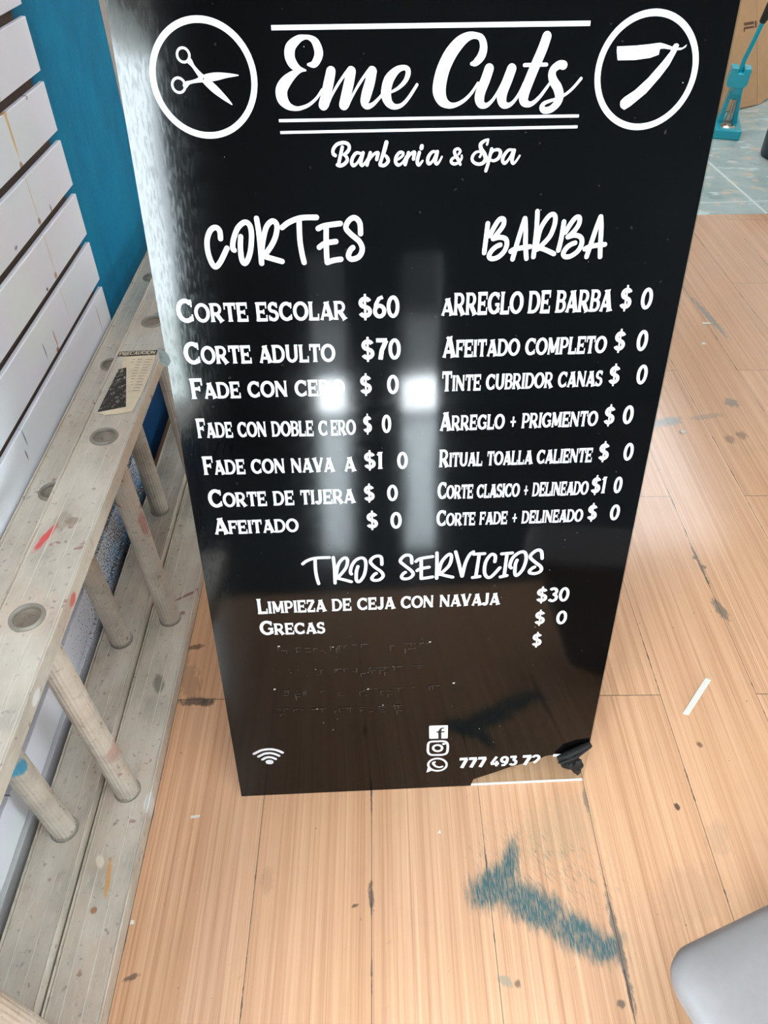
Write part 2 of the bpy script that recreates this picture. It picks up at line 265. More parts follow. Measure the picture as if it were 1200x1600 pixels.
# ------------------------------------------------------------------ mesh helpers
class MB:
    def __init__(s): s.v = []; s.f = []; s.mi = []; s.cur = 0
    def add(s, vs, fs):
        b = len(s.v); s.v += [tuple(v) for v in vs]
        for f in fs: s.f.append(tuple(i+b for i in f)); s.mi.append(s.cur)
        return b
    def box(s, x0, x1, y0, y1, z0, z1):
        s.add([(x0, y0, z0), (x1, y0, z0), (x1, y1, z0), (x0, y1, z0), (x0, y0, z1), (x1, y0, z1), (x1, y1, z1), (x0, y1, z1)],
              [(0, 3, 2, 1), (4, 5, 6, 7), (0, 1, 5, 4), (1, 2, 6, 5), (2, 3, 7, 6), (3, 0, 4, 7)])
    def prism(s, pts, z0, z1, plane='xy', flip=False):
        """closed polygon pts extruded from z0 to z1 along the third axis"""
        def P(a, b, c): return {'xy': (a, b, c), 'xz': (a, c, b), 'yz': (c, a, b)}[plane]
        n = len(pts); vs = [P(a, b, z0) for a, b in pts]+[P(a, b, z1) for a, b in pts]
        fs = [tuple(range(n))[::-1], tuple(range(n, 2*n))]+[(i, (i+1) % n, n+(i+1) % n, n+i) for i in range(n)]
        s.add(vs, fs)
    def lathe(s, prof, seg=32, c=(0, 0, 0), axis='z', flute=0.0, nfl=0):
        vs = []; n = len(prof)
        for i in range(seg):
            a = 2*math.pi*i/seg; k = 1-(flute if nfl and (i*nfl*2//seg) % 2 else 0)
            for r, h in prof:
                r *= k; x, y = r*math.cos(a), r*math.sin(a)
                vs.append((c[0]+x, c[1]+y, c[2]+h) if axis == 'z' else (c[0]+h, c[1]+x, c[2]+y) if axis == 'x' else (c[0]+y, c[1]+h, c[2]+x))
        fs = []
        for i in range(seg):
            j = (i+1) % seg
            for k in range(n-1): fs.append((i*n+k, j*n+k, j*n+k+1, i*n+k+1))
        s.add(vs, fs)
    def tube(s, pts, r, seg=14, caps=True):
        P = [Vector(p) for p in pts]; rings = []
        for i, p in enumerate(P):
            d = (P[min(i+1, len(P)-1)]-P[max(i-1, 0)]).normalized()
            a = d.orthogonal().normalized() if i == 0 else (ra-d*ra.dot(d)).normalized()
            ra = a; b = d.cross(a); rr = r[i] if isinstance(r, (list, tuple)) else r
            rings.append([p+a*rr*math.cos(2*math.pi*k/seg)+b*rr*math.sin(2*math.pi*k/seg) for k in range(seg)])
        vs = [v for rg in rings for v in rg]; fs = []
        for i in range(len(P)-1):
            for k in range(seg): fs.append((i*seg+k, i*seg+(k+1) % seg, (i+1)*seg+(k+1) % seg, (i+1)*seg+k))
        if caps: fs += [tuple(range(seg))[::-1], tuple((len(P)-1)*seg+k for k in range(seg))]
        s.add(vs, fs)
    def build(s, name, mats, parent=None, smooth=False, bevel=0.0, seg=2, fix=True):
        me = bpy.data.meshes.new(name); me.from_pydata(s.v, [], s.f)
        mats = mats if isinstance(mats, (list, tuple)) else [mats]
        for m in mats: me.materials.append(m)
        for p, i in zip(me.polygons, s.mi): p.material_index = i
        if fix:
            bm = bmesh.new(); bm.from_mesh(me); bmesh.ops.recalc_face_normals(bm, faces=bm.faces); bm.to_mesh(me); bm.free()
        o = bpy.data.objects.new(name, me); COL.objects.link(o)
        if parent: o.parent = parent
        if bevel:
            b = o.modifiers.new('b', 'BEVEL'); b.width = bevel; b.segments = seg; b.limit_method = 'ANGLE'; b.angle_limit = .6
        if smooth:
            for p in me.polygons: p.use_smooth = True
            e = o.modifiers.new('e', 'EDGE_SPLIT'); e.split_angle = .7
        return o
def tag(o, label=None, cat=None, group=None, kind=None):
    for k, v in (('label', label), ('category', cat), ('group', group), ('kind', kind)):
        if v: o[k] = v
    return o
def empty(name, loc, label, cat, group=None):
    o = bpy.data.objects.new(name, None); COL.objects.link(o); o.location = loc; o.empty_display_size = .1
    return tag(o, label, cat, group)

# ------------------------------------------------------------------ the room
m = MB()
m.add([(-.62, -.22, 0), (3.2, -.22, 0), (3.2, 3.345, 0), (-.62, 3.19, 0)], [(0, 1, 2, 3)])
m.cur = 4; m.add([(-.62, -2.6, 0), (3.2, -2.6, 0), (3.2, -.22, 0), (-.62, -.22, 0)], [(0, 1, 2, 3)])
m.cur = 1; m.add([(-.62, 3.19, 0), (3.2, 3.345, 0), (3.2, 6.2, 0), (-.62, 6.2, 0)], [(0, 1, 2, 3)])
m.cur = 2; m.add([(-.62, -4.1, -.02), (6, -4.1, -.02), (6, -2.6, -.02), (-.62, -2.6, -.02)], [(0, 1, 2, 3)])
m.cur = 3; m.add([(-.62, -10.3, -.02), (7, -10.3, -.02), (7, -4.1, -.02), (-.62, -4.1, -.02)], [(0, 1, 2, 3)])
m.cur = 5; m.add([(-6, -12, -.02), (-.62, -12, -.02), (-.62, 1, -.02), (-6, 1, -.02)], [(0, 1, 2, 3)])
tag(m.build('floor', [WOOD, TILE, CONC, ASPH, POLISH, YARD], fix=False), kind='structure')
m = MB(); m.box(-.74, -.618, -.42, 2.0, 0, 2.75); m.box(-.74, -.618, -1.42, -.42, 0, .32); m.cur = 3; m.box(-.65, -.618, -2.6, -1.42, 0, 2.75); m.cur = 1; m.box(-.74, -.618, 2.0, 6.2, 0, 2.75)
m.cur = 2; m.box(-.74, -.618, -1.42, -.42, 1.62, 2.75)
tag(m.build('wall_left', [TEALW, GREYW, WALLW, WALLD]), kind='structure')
m = MB()
for x0, x1 in ((-.74, -.13), (.05, .40), (.62, 3.2)): m.box(x0, x1, -2.72, -2.6, 0, 2.75)
m.box(-.13, .05, -2.72, -2.6, .92, 2.75); m.box(.40, .62, -2.72, -2.6, .92, 2.75)  # low gaps shaped to reflect as bright spots and streaks in the board
tag(m.build('wall_back', WALLD), kind='structure')
m = MB(); m.box(-1.1, 7, -10.3, -10, -.02, 1.7); tag(m.build('wall_sky_block', ASPH), kind='structure')  # unseen dark wall added to keep low sky out of the board's reflection
m = MB(); m.box(3.2, 3.3, -2.72, -1.9, 0, 2.75); m.box(3.2, 3.3, -.9, 6.2, 0, 2.75); m.box(3.2, 3.3, -1.9, -.9, 0, .45); m.box(3.2, 3.3, -1.9, -.9, 1.3, 2.75); tag(m.build('wall_right', WALLW), kind='structure')  # window opening added to let sky light fall on the white slats
m = MB(); m.box(-.74, 3.3, 6.2, 6.3, 0, 2.75); tag(m.build('wall_front', WALLW), kind='structure')
m = MB(); m.box(-.74, 3.3, -2.72, 6.3, 2.75, 2.85); tag(m.build('ceiling', CEIL), kind='structure')

# slatwall panel: grooved white boards on a dark core
sw = empty('slatwall_panel', (-.609, .23, 0), 'white grooved slatwall panel on the teal wall behind the ladder', 'wall panel')
def child(o, p):
    o.parent = p; o.matrix_parent_inverse = Matrix.Translation(p.location).inverted(); return o
m = MB(); z = .0085-.0
edges = [.061+.1*k for k in range(0, 23)]
prev = .004
for zc in edges+[2.3]:
    m.box(-.609, -.600, -.40, 1.515, prev, zc-.0085); prev = zc+.0085
child(m.build('grooved_face', SLAT, bevel=.0008, seg=1), sw)
m = MB(); m.box(-.617, -.611, -.40, 1.488, .004, 2.29); child(m.build('groove_backing', MDF), sw)

# ------------------------------------------------------------------ outlines on the board, in tenths of a millimetre
SIGN = {'title':[[0,1944,11465,26,2001,11468,66,2042,11516,81,2057,11576,86,2030,11654,75,1986,11690,51,1931,11702,40,1860,11686,67,1786,11632,96,1761,11579,104,1764,11519,99,1795,11464,87,1849,11427,53,1912,11414,18],[0,1913,11417,13,1855,11409,34,1789,11381,69,1713,11324,104,1662,11262,118,1649,11206,119,1663,11149,109,1710,11097,74,1774,11073,46,1839,11074,38,1929,11104,33,2012,11164,27,2074,11239,27],[0,2173,11403,95,2145,11301,102,2111,11188,103,2082,11102,104],[0,2124,11086,19,2165,11175,24,2242,11287,27,2310,11367,32,2376,11416,66],[0,2383,11401,93,2355,11299,102,2322,11186,103,2296,11100,101],[0,2336,11084,19,2383,11173,24,2459,11285,27,2526,11365,32,2591,11414,66],[0,2598,11399,96,2572,11297,102,2536,11196,103,2516,11120,87,2544,11084,60,2600,11100,41,2667,11157,30,2719,11213,24],[0,2774,11204,22,2864,11244,32,2937,11305,43,2969,11367,51,2965,11414,51,2921,11429,48,2850,11405,69,2777,11332,99,2745,11245,103,2744,11169,101,2776,11105,77,2835,11076,52,2908,11093,38,2981,11160,33,3065,11275,30],[0,3630,11457,35,3673,11469,67,3727,11526,82,3744,11604,76,3718,11676,65,3660,11701,57,3582,11695,78,3492,11642,110,3403,11541,127,3336,11413,133,3304,11289,138,3302,11201,134,3339,11124,105,3406,11085,64,3480,11087,44,3567,11128,36,3644,11198,30,3705,11285,24],[0,3814,11411,97,3780,11310,100,3739,11209,101,3729,11139,99,3754,11088,78,3807,11078,47,3863,11119,33,3917,11195,27,3962,11283,22],[0,4050,11409,97,4014,11307,101,3975,11207,102,3966,11137,99,3992,11085,78,4047,11078,47,4101,11116,33,4153,11192,28,4190,11281,22],[0,4389,11689,94,4353,11575,98,4298,11442,99,4240,11293,101,4202,11179,102,4205,11115,92,4245,11086,64,4296,11091,45,4365,11145,36,4431,11228,30,4475,11290,22],[0,4182,11440,35,4298,11442,35,4410,11443,35],[0,4590,11436,84,4546,11439,78,4492,11403,73,4479,11351,79,4505,11290,88,4551,11233,94,4579,11162,92,4565,11092,78,4504,11036,67,4438,11024,65,4405,11051,56,4423,11089,39,4488,11114,31,4574,11137,28,4658,11181,28,4725,11237,28,4792,11315,30]],
'subtitle':[[0,2263,10699,35,2243,10628,36,2217,10535,36],[0,2184,10620,36,2162,10637,36,2164,10678,35,2205,10725,35,2274,10743,35,2327,10727,35,2338,10685,35,2310,10647,36,2275,10626,24],[0,2275,10626,24,2305,10603,32,2312,10569,36,2281,10534,36,2236,10517,36,2203,10526,36],[0,2458,10636,28,2413,10640,32,2374,10598,36,2359,10546,36,2380,10517,36,2425,10547,26,2472,10621,24],[0,2487,10641,36,2466,10572,36,2458,10536,36,2474,10516,32,2505,10540,25,2535,10584,21],[0,2566,10640,36,2545,10580,36,2527,10521,36],[0,2550,10566,21,2601,10624,28,2648,10639,36,2642,10605,36,2634,10574,36],[0,2742,10739,43,2720,10667,43,2691,10587,36,2669,10528,36],[0,2671,10519,36,2718,10514,36,2760,10554,36,2747,10593,36,2721,10617,26],[0,2868,10571,23,2916,10606,26,2922,10635,28,2883,10638,32,2846,10592,36,2843,10539,36,2873,10515,32,2918,10540,23,2957,10601,19],[0,2982,10635,36,2963,10574,36,2946,10520,36],[0,2963,10565,21,3002,10618,26,3046,10640,36,3042,10609,36,3037,10573,36],[0,3101,10635,36,3082,10572,36,3080,10531,36,3100,10513,32,3137,10553,21],[0,3127,10697,43,3122,10679,43],[0,3284,10639,27,3242,10640,30,3204,10598,36,3193,10547,36,3212,10524,36,3249,10552,25,3287,10626,23],[0,3298,10641,36,3283,10576,36,3278,10537,36,3297,10520,31,3324,10545,23,3348,10590,20],[0,3533,10615,25,3549,10644,27,3522,10667,28,3487,10651,32,3491,10615,34,3521,10572,36,3555,10511,27],[0,3499,10588,25,3460,10566,30,3454,10535,32,3491,10517,31,3537,10534,27,3566,10572,25,3567,10599,21],[0,3849,10755,18,3808,10741,30,3768,10708,39,3777,10662,41,3816,10611,43,3831,10560,41,3798,10519,36,3742,10513,32,3693,10540,32,3684,10583,32,3716,10627,27,3763,10635,23,3780,10611,23,3766,10584,23],[0,3849,10751,19,3844,10728,23,3838,10705,23],[0,3893,10659,36,3876,10585,36,3860,10508,36,3842,10444,36],[0,3876,10591,22,3913,10643,27,3969,10651,32,3992,10621,36,3974,10570,36,3924,10543,29,3878,10555,23],[0,4124,10649,25,4077,10645,30,4034,10595,36,4021,10544,36,4048,10517,33,4089,10556,25,4130,10636,23],[0,4143,10644,36,4130,10581,36,4126,10534,36,4145,10514,31,4176,10542,23,4207,10590,20]],
'heading_cuts':[[0,841,9780,59,840,9866,59,799,9901,59,738,9871,59,687,9767,59,679,9632,60,707,9511,61,747,9469,61,809,9525,61,901,9673,60],[0,981,9651,60,967,9675,60,986,9769,59,1050,9893,59,1132,9951,58,1185,9919,59,1196,9813,59,1165,9639,60,1116,9527,61,1077,9503,61,1054,9561,61,1056,9689,60,1071,9796,59],[0,1270,9990,58,1280,9843,59,1282,9653,60,1280,9498,61],[0,1285,9589,61,1321,9755,60,1375,9900,59,1446,9958,59,1491,9917,59,1473,9808,59,1415,9698,60,1312,9575,61],[0,1304,9580,61,1385,9554,61,1518,9514,61],[0,1549,9888,59,1631,9942,59,1765,9986,58,1944,9989,59],[0,1747,9974,59,1741,9756,60,1755,9596,61,1773,9498,61],[0,1956,9869,59,2037,9899,59,2210,9919,59],[0,2050,9899,59,2042,9750,60,2038,9590,61,2041,9492,61],[0,2041,9492,61,2118,9515,61,2202,9525,61],[0,1958,9664,60,2027,9706,60,2152,9724,60],[0,2438,9806,60,2431,9923,59,2375,9978,59,2309,9949,59,2273,9872,59,2329,9800,60,2422,9719,60,2454,9631,61,2413,9550,61,2328,9523,61,2291,9561,61,2315,9625,61,2344,9652,61]],
'heading_beard':[[0,3901,9890,53,3891,9729,54,3879,9565,54],[0,3931,9754,53,3985,9863,53,4034,9932,53,4081,9931,53,4082,9868,53,4031,9791,53,3974,9721,54],[0,3974,9721,54,4049,9736,54,4119,9718,54,4140,9659,54,4116,9580,54,4051,9515,55,3976,9495,55,3939,9524,55,3963,9583,54,4015,9632,54,4062,9651,54],[0,4221,9487,55,4260,9670,54,4300,9838,53,4325,9937,53],[0,4328,9937,53,4347,9811,53,4360,9642,54,4385,9491,55],[0,4192,9575,54,4232,9598,54,4334,9616,54,4417,9625,54],[0,4463,10011,52,4472,9835,53,4471,9640,54,4467,9509,55],[0,4491,9639,54,4515,9808,53,4578,9929,53,4634,9976,53,4674,9953,53,4678,9864,53,4639,9741,54,4566,9651,54,4503,9593,55],[0,4508,9610,54,4587,9591,55,4707,9538,55],[0,4784,9894,53,4774,9713,54,4755,9577,55],[0,4814,9777,54,4870,9879,53,4918,9937,53,4959,9933,53,4962,9868,53,4922,9795,54,4855,9727,54],[0,4849,9724,54,4929,9743,54,5001,9719,54,5024,9656,55,4993,9570,55,4917,9511,55,4848,9502,55,4818,9540,55,4850,9603,55,4900,9642,55,4943,9657,54],[0,5101,9497,55,5135,9654,55,5173,9823,54,5204,9941,53],[0,5207,9941,53,5229,9822,54,5247,9625,55,5263,9494,55],[0,5068,9585,55,5114,9608,55,5209,9626,55,5299,9633,55]],
'heading_other':[[0,1468,5190,49,1537,5245,49,1665,5286,48,1865,5289,48],[0,1656,5275,48,1650,5081,49,1663,4923,50,1683,4816,50],[0,1923,5288,48,1931,5108,49,1929,4815,50],[0,1948,4950,50,1988,5144,49,2047,5244,49,2103,5271,49,2129,5216,49,2096,5081,49,1962,4900,50],[0,1962,4906,50,2056,4875,50,2172,4830,50],[0,2179,4973,50,2165,5019,49,2193,5135,49,2258,5229,49,2338,5261,49,2389,5220,49,2397,5107,49,2370,4951,50,2312,4844,50,2271,4826,50,2248,4877,50,2255,5015,50,2279,5108,49],[0,2635,5130,49,2629,5252,49,2582,5285,49,2511,5263,49,2465,5186,49,2524,5092,49,2621,4999,50,2653,4918,50,2601,4851,50,2520,4840,50,2481,4876,50,2514,4944,50,2548,4969,50],[0,3080,5136,49,3071,5248,49,3015,5285,49,2952,5257,49,2908,5178,49,2969,5101,49,3070,4999,50,3103,4928,50,3051,4860,50,2962,4848,50,2928,4886,50,2954,4945,50,2986,4969,50],[0,3142,5162,50,3205,5210,50,3386,5240,50],[0,3219,5214,50,3223,5024,51,3226,4848,51],[0,3226,4843,52,3306,4852,51,3395,4866,51],[0,3161,4993,51,3208,5024,51,3339,5049,51],[0,3450,5304,50,3456,5090,51,3459,4837,52],[0,3482,4909,51,3518,5113,51,3586,5231,50,3646,5273,50,3669,5207,50,3634,5057,51,3503,4908,51],[0,3503,4913,51,3599,4878,52,3701,4847,52],[0,3727,5312,50,3777,5127,51,3841,4859,52],[0,3845,4859,52,3882,5097,51,3936,5246,50,3991,5301,50],[0,3998,5256,50,4159,5262,50],[0,4081,5252,50,4053,4844,52],[0,4005,4828,52,4112,4842,52],[0,4323,5108,51,4322,5212,51,4258,5240,50,4187,5109,51,4178,4930,52,4222,4829,52,4292,4834,52,4407,4992,51],[0,4417,5246,50,4574,5256,50],[0,4496,5247,50,4485,4851,52],[0,4428,4820,52,4524,4842,52],[0,4580,4982,52,4555,5029,51,4589,5168,51,4681,5259,51,4761,5256,51,4793,5133,51,4761,4956,52,4687,4842,52,4646,4870,52,4638,5038,51,4656,5122,51],[0,5033,5136,51,5010,5258,51,4958,5293,51,4890,5251,51,4850,5169,51,4928,5077,51,5028,4983,52,5036,4905,52,4960,4861,52,4879,4873,52,4864,4912,52,4898,4957,52,4934,4982,52]],
'scissors':[[0,746,11503,56,771,11466,34,798,11428,36,844,11371,53,902,11314,72,970,11253,74,1050,11183,50,1095,11144,29,1126,11116,10],[0,669,11293,51,694,11311,41,728,11321,29,795,11334,37,863,11350,63,930,11361,73,1007,11370,69,1095,11377,45,1161,11378,28,1220,11377,10]],
'scissor_rings':[[0.0688,1.1559,0.00618,0.00239],[0.0602,1.1295,0.00655,0.00246]],
'pivot':[0.0863,1.135],
'razor_blade':[5130,11596,5325,11602,5472,11614,5576,11625,5631,11613,5710,11590,5766,11579,5819,11580,5861,11609,5851,11582,5807,11560,5760,11558,5683,11566,5628,11574,5584,11571,5580,11520,5494,11493,5336,11475,5155,11474,5134,11550],
'razor_handle':[5758,11618,5779,11603,5762,11545,5711,11428,5634,11319,5509,11172,5355,11050,5299,11020,5259,11042,5245,11071,5247,11104,5280,11137,5384,11201,5506,11311,5630,11456,5698,11545,5715,11594,5732,11616],
'razor_line':[[0,5137,11550,7,5354,11555,7,5576,11570,7]],
'razor_pin':[0.5312,1.1091],
'fb':[3431,1647,3746,1641,3752,1609,3757,1326,3745,1308,3446,1317,3431,1338,3422,1625],
'fb_f':[[0,3619,1309,55,3616,1399,55,3612,1482,55,3623,1540,42,3647,1570,32,3682,1572,27],[0,3565,1485,34,3625,1483,34,3685,1482,34]],
'insta':[[1,3414,1097,43,3417,1181,43,3441,1231,42,3499,1244,42,3588,1243,42,3671,1241,43,3730,1215,43,3760,1159,43,3768,1074,43,3764,970,43,3740,910,43,3677,886,43,3586,887,43,3482,896,43,3432,940,43,3414,1012,43],[1,3667,1062,43,3663,1086,43,3652,1108,43,3635,1126,43,3614,1140,43,3590,1146,43,3566,1146,43,3544,1139,43,3526,1125,43,3513,1106,43,3507,1084,43,3508,1060,43,3516,1036,43,3530,1016,43,3549,1000,43,3572,990,43,3596,986,43,3620,991,43,3640,1002,43,3656,1018,43,3665,1040,43],[0,3688,1169,48,3704,1170,48]],
'whats':[[1,3764,614,40,3758,656,40,3741,695,40,3715,730,40,3683,759,40,3645,779,40,3604,790,40,3562,790,40,3523,781,40,3488,761,40,3460,734,40,3441,699,40,3431,660,40,3431,619,40,3442,578,40,3462,540,40,3491,507,40,3526,481,40,3566,465,40,3608,458,40,3649,462,40,3687,476,40,3719,500,40,3744,531,40,3759,568,40,3764,609,40],[0,3448,538,56,3427,471,36,3405,433,11],[0,3492,491,32,3453,464,24,3405,433,11],[0,3546,697,40,3523,684,50,3528,640,46,3568,584,40,3622,556,37,3661,558,42,3687,571,40]],
'wifi':[[0,344,1131,53,459,1204,52,543,1228,52,626,1232,52,699,1218,52,774,1183,53,843,1131,53],[0,415,1055,53,510,1116,53,564,1130,53,617,1133,53,668,1121,53,725,1092,53,775,1053,53],[0,478,975,53,539,1018,53,573,1028,53,607,1028,53,644,1018,53,680,997,53,709,971,53],[0,581,900,111,611,899,111]],
'rules':[[0,1595,11783,44,3177,11790,44,4823,11797,45],[0,1602,10960,29,3197,10965,29,4815,10968,29],[0,1607,10848,27,3199,10856,27,4814,10864,28]],
'bar':[[0,5700,730,65,5840,737,65]],
'lines':[['Corte escolar',216,8823,2250,8814,281],['$60',2387,8826,2887,8823,266],['Corte adulto',226,8297,2083,8285,282],['$70',2409,8297,2904,8293,267],['Fade con cero',237,7834,2187,7830,271],['$',2383,7838,2534,7838,255],['0',2730,7832,2881,7828,255],['Fade con doble c',237,7282,1941,7264,274],['ero',1983,7263,2309,7266,221],['$',2413,7287,2524,7283,252],['0',2660,7279,2780,7275,262],['Fade con nava',241,6728,2006,6716,276],['a',2137,6716,2295,6715,223],['$1',2407,6746,2671,6737,257],['0',2861,6730,3006,6725,258],['Corte de tijera',245,6209,2271,6210,286],['$',2395,6232,2546,6231,255],['0',2720,6225,2871,6219,256],['Afeitado',258,5758,1451,5759,278],['$',2420,5775,2588,5768,273],['0',2765,5761,2927,5755,273],['a',3395,8834,3550,8835,212],['RREGLO DE BARBA',3550,8835,5491,8841,271],['$',5587,8863,5732,8860,268],['0',5849,8857,5989,8854,260],['Afeitado completo',3430,8299,5504,8309,276],['$',5599,8332,5740,8328,259],['0',5889,8324,6026,8321,268],['Tinte cubridor canas',3437,7844,5521,7862,268],['$',5602,7883,5743,7879,255],['0',5967,7873,6103,7869,265],['Arreglo + prigmento',3429,7284,5541,7294,271],['$',5627,7307,5768,7303,267],['0',5880,7309,6018,7304,267],['Ritual toalla caliente',3438,6735,5548,6747,268],['$',5631,6764,5775,6759,268],['0',5982,6752,6113,6748,268],['Corte clasico + delineado',3434,6224,5562,6223,277],['$1',5604,6238,5818,6235,267],['0',5928,6231,6041,6227,267],['Corte fade + delineado',3431,5773,5545,5771,268],['$',5613,5791,5750,5785,263],['0',5944,5777,6082,5772,263],['Limpieza de ceja con navaja',726,4278,4452,4287,290],['$30',5017,4305,5531,4299,271],['Grecas',724,3852,1734,3840,282],['$',5037,3851,5202,3849,270],['0',5383,3840,5553,3838,270],['$',5041,3392,5198,3391,274],['#777',3986,507,4487,508,265],['#493',4563,510,5058,511,258],['#7',5134,513,5311,515,253],['#~',5311,518,5476,518,249]],
'tear':[4231,27,4275,173,4328,200,4663,343,4960,484,5166,549,5292,584,5417,636,5560,724,5646,742,5839,746,5994,821,6153,947,6315,1037],
'flap':[5772,716,5931,860,6148,981,6305,1072,6322,902,6169,827,6201,670,6232,529,6210,425,6201,222,6112,450,6038,472,5959,530,5884,570,5808,610],
'chip':[-74,8511,-15,8493,28,8418,46,8335,14,8286,-42,8279,-87,8338],
'residue':[925,3582,1428,3528,1837,3561,2450,3583,3372,3548,834,3118,1399,3073,2232,3069,2754,3069,3383,3091,793,2662,1369,2599,2219,2594,2859,2586,3716,2611,808,2228,1343,2181,1883,2179,2424,2177,2968,2175,1594,1825,1750,1641,4298,1512,4571,1151]}

# ------------------------------------------------------------------ ribbons and lettering
def catmull(pts, n=6, closed=False):
    out = []; N = len(pts)
    if N < 3: return pts
    rng = range(N) if closed else range(N-1)
    for i in rng:
        g = (lambda k: pts[k % N]) if closed else (lambda k: pts[max(0, min(N-1, k))])
        a, b, c, d = g(i-1), g(i), g(i+1), g(i+2)
        for k in range(n):
            t = k/n; t2 = t*t; t3 = t2*t
            out.append(tuple(.5*((2*q)+(-p+r)*t+(2*p-5*q+4*r-s)*t2+(-p+3*q-3*r+s)*t3) for p, q, r, s in zip(a, b, c, d)))
    if not closed: out.append(pts[-1])
    return out
class Print:
    """flat print: every stroke a ribbon, each a hair above the one before so none share a plane"""
    def __init__(s, z): s.m = MB(); s.z = z; s.k = 0
    def lift(s): s.k += 1; return s.z+s.k*.000006
    def ribbon(s, pts, closed=False, caps='round'):
        z = s.lift(); N = len(pts); L = []; Rr = []
        for i in range(N):
            a = pts[(i-1) % N] if closed else pts[max(0, i-1)]; b = pts[(i+1) % N] if closed else pts[min(N-1, i+1)]
            dx, dy = b[0]-a[0], b[1]-a[1]; l = math.hypot(dx, dy) or 1e-9; nx, ny = -dy/l, dx/l; h = max(pts[i][2], 1e-5)/2
            L.append((pts[i][0]+nx*h, pts[i][1]+ny*h, z)); Rr.append((pts[i][0]-nx*h, pts[i][1]-ny*h, z))
        n = N; vs = L+Rr
        s.m.add(vs, [(n+i, n+(i+1) % n, (i+1) % n, i) for i in range(n if closed else n-1)])
        if not closed and caps == 'round':
            for i, sgn in ((0, -1), (N-1, 1)):
                a, b = (pts[1], pts[0]) if i == 0 else (pts[-2], pts[-1])
                an = math.atan2(b[1]-a[1], b[0]-a[0]); h = pts[i][2]/2; c = pts[i]
                s.m.add([(c[0]+h*math.cos(an+q), c[1]+h*math.sin(an+q), z+.000002) for q in [math.pi*(k/8-.5) for k in range(9)]], [tuple(range(9))])
    def poly(s, pts):
        z = s.lift()
        ar = sum(a[0]*b[1]-b[0]*a[1] for a, b in zip(pts, pts[1:]+pts[:1]))
        if ar < 0: pts = pts[::-1]
        s.m.add([(x, y, z) for x, y in pts], [tuple(range(len(pts)))])
    def disc(s, x, y, r, n=28): s.poly([(x+r*math.cos(2*math.pi*i/n), y+r*math.sin(2*math.pi*i/n)) for i in range(n)])
    def ring(s, x, y, r, w, n=64): s.ribbon([(x+r*math.cos(2*math.pi*i/n), y+r*math.sin(2*math.pi*i/n), w) for i in range(n)], True)
    def traced(s, strokes):
        for st in strokes:
            v = st[1:]; pts = [(v[i]/1e4, v[i+1]/1e4, v[i+2]/1e4) for i in range(0, len(v), 3)]
            s.ribbon(catmull(pts, 7, bool(st[0])), bool(st[0]))
    def build(s, name, mat, parent): return s.m.build(name, mat, parent, fix=False)
def arc(cx, cy, rx, ry, a0, a1, n=18): return [(cx+rx*math.cos(math.radians(a0+(a1-a0)*i/n)), cy+ry*math.sin(math.radians(a0+(a1-a0)*i/n))) for i in range(n+1)]
BOLD = 1.28  # the lettering is heavy
V, T_, TK = .185, .13, .07
def st(x): return ('f', [(x, 0), (x, 1)], V)
def hb(x0, x1, y, w=T_): return ('b', [(x0, y), (x1, y)], w)
def tk(x, y0, y1, w=TK): return ('b', [(x, y0), (x, y1)], w)
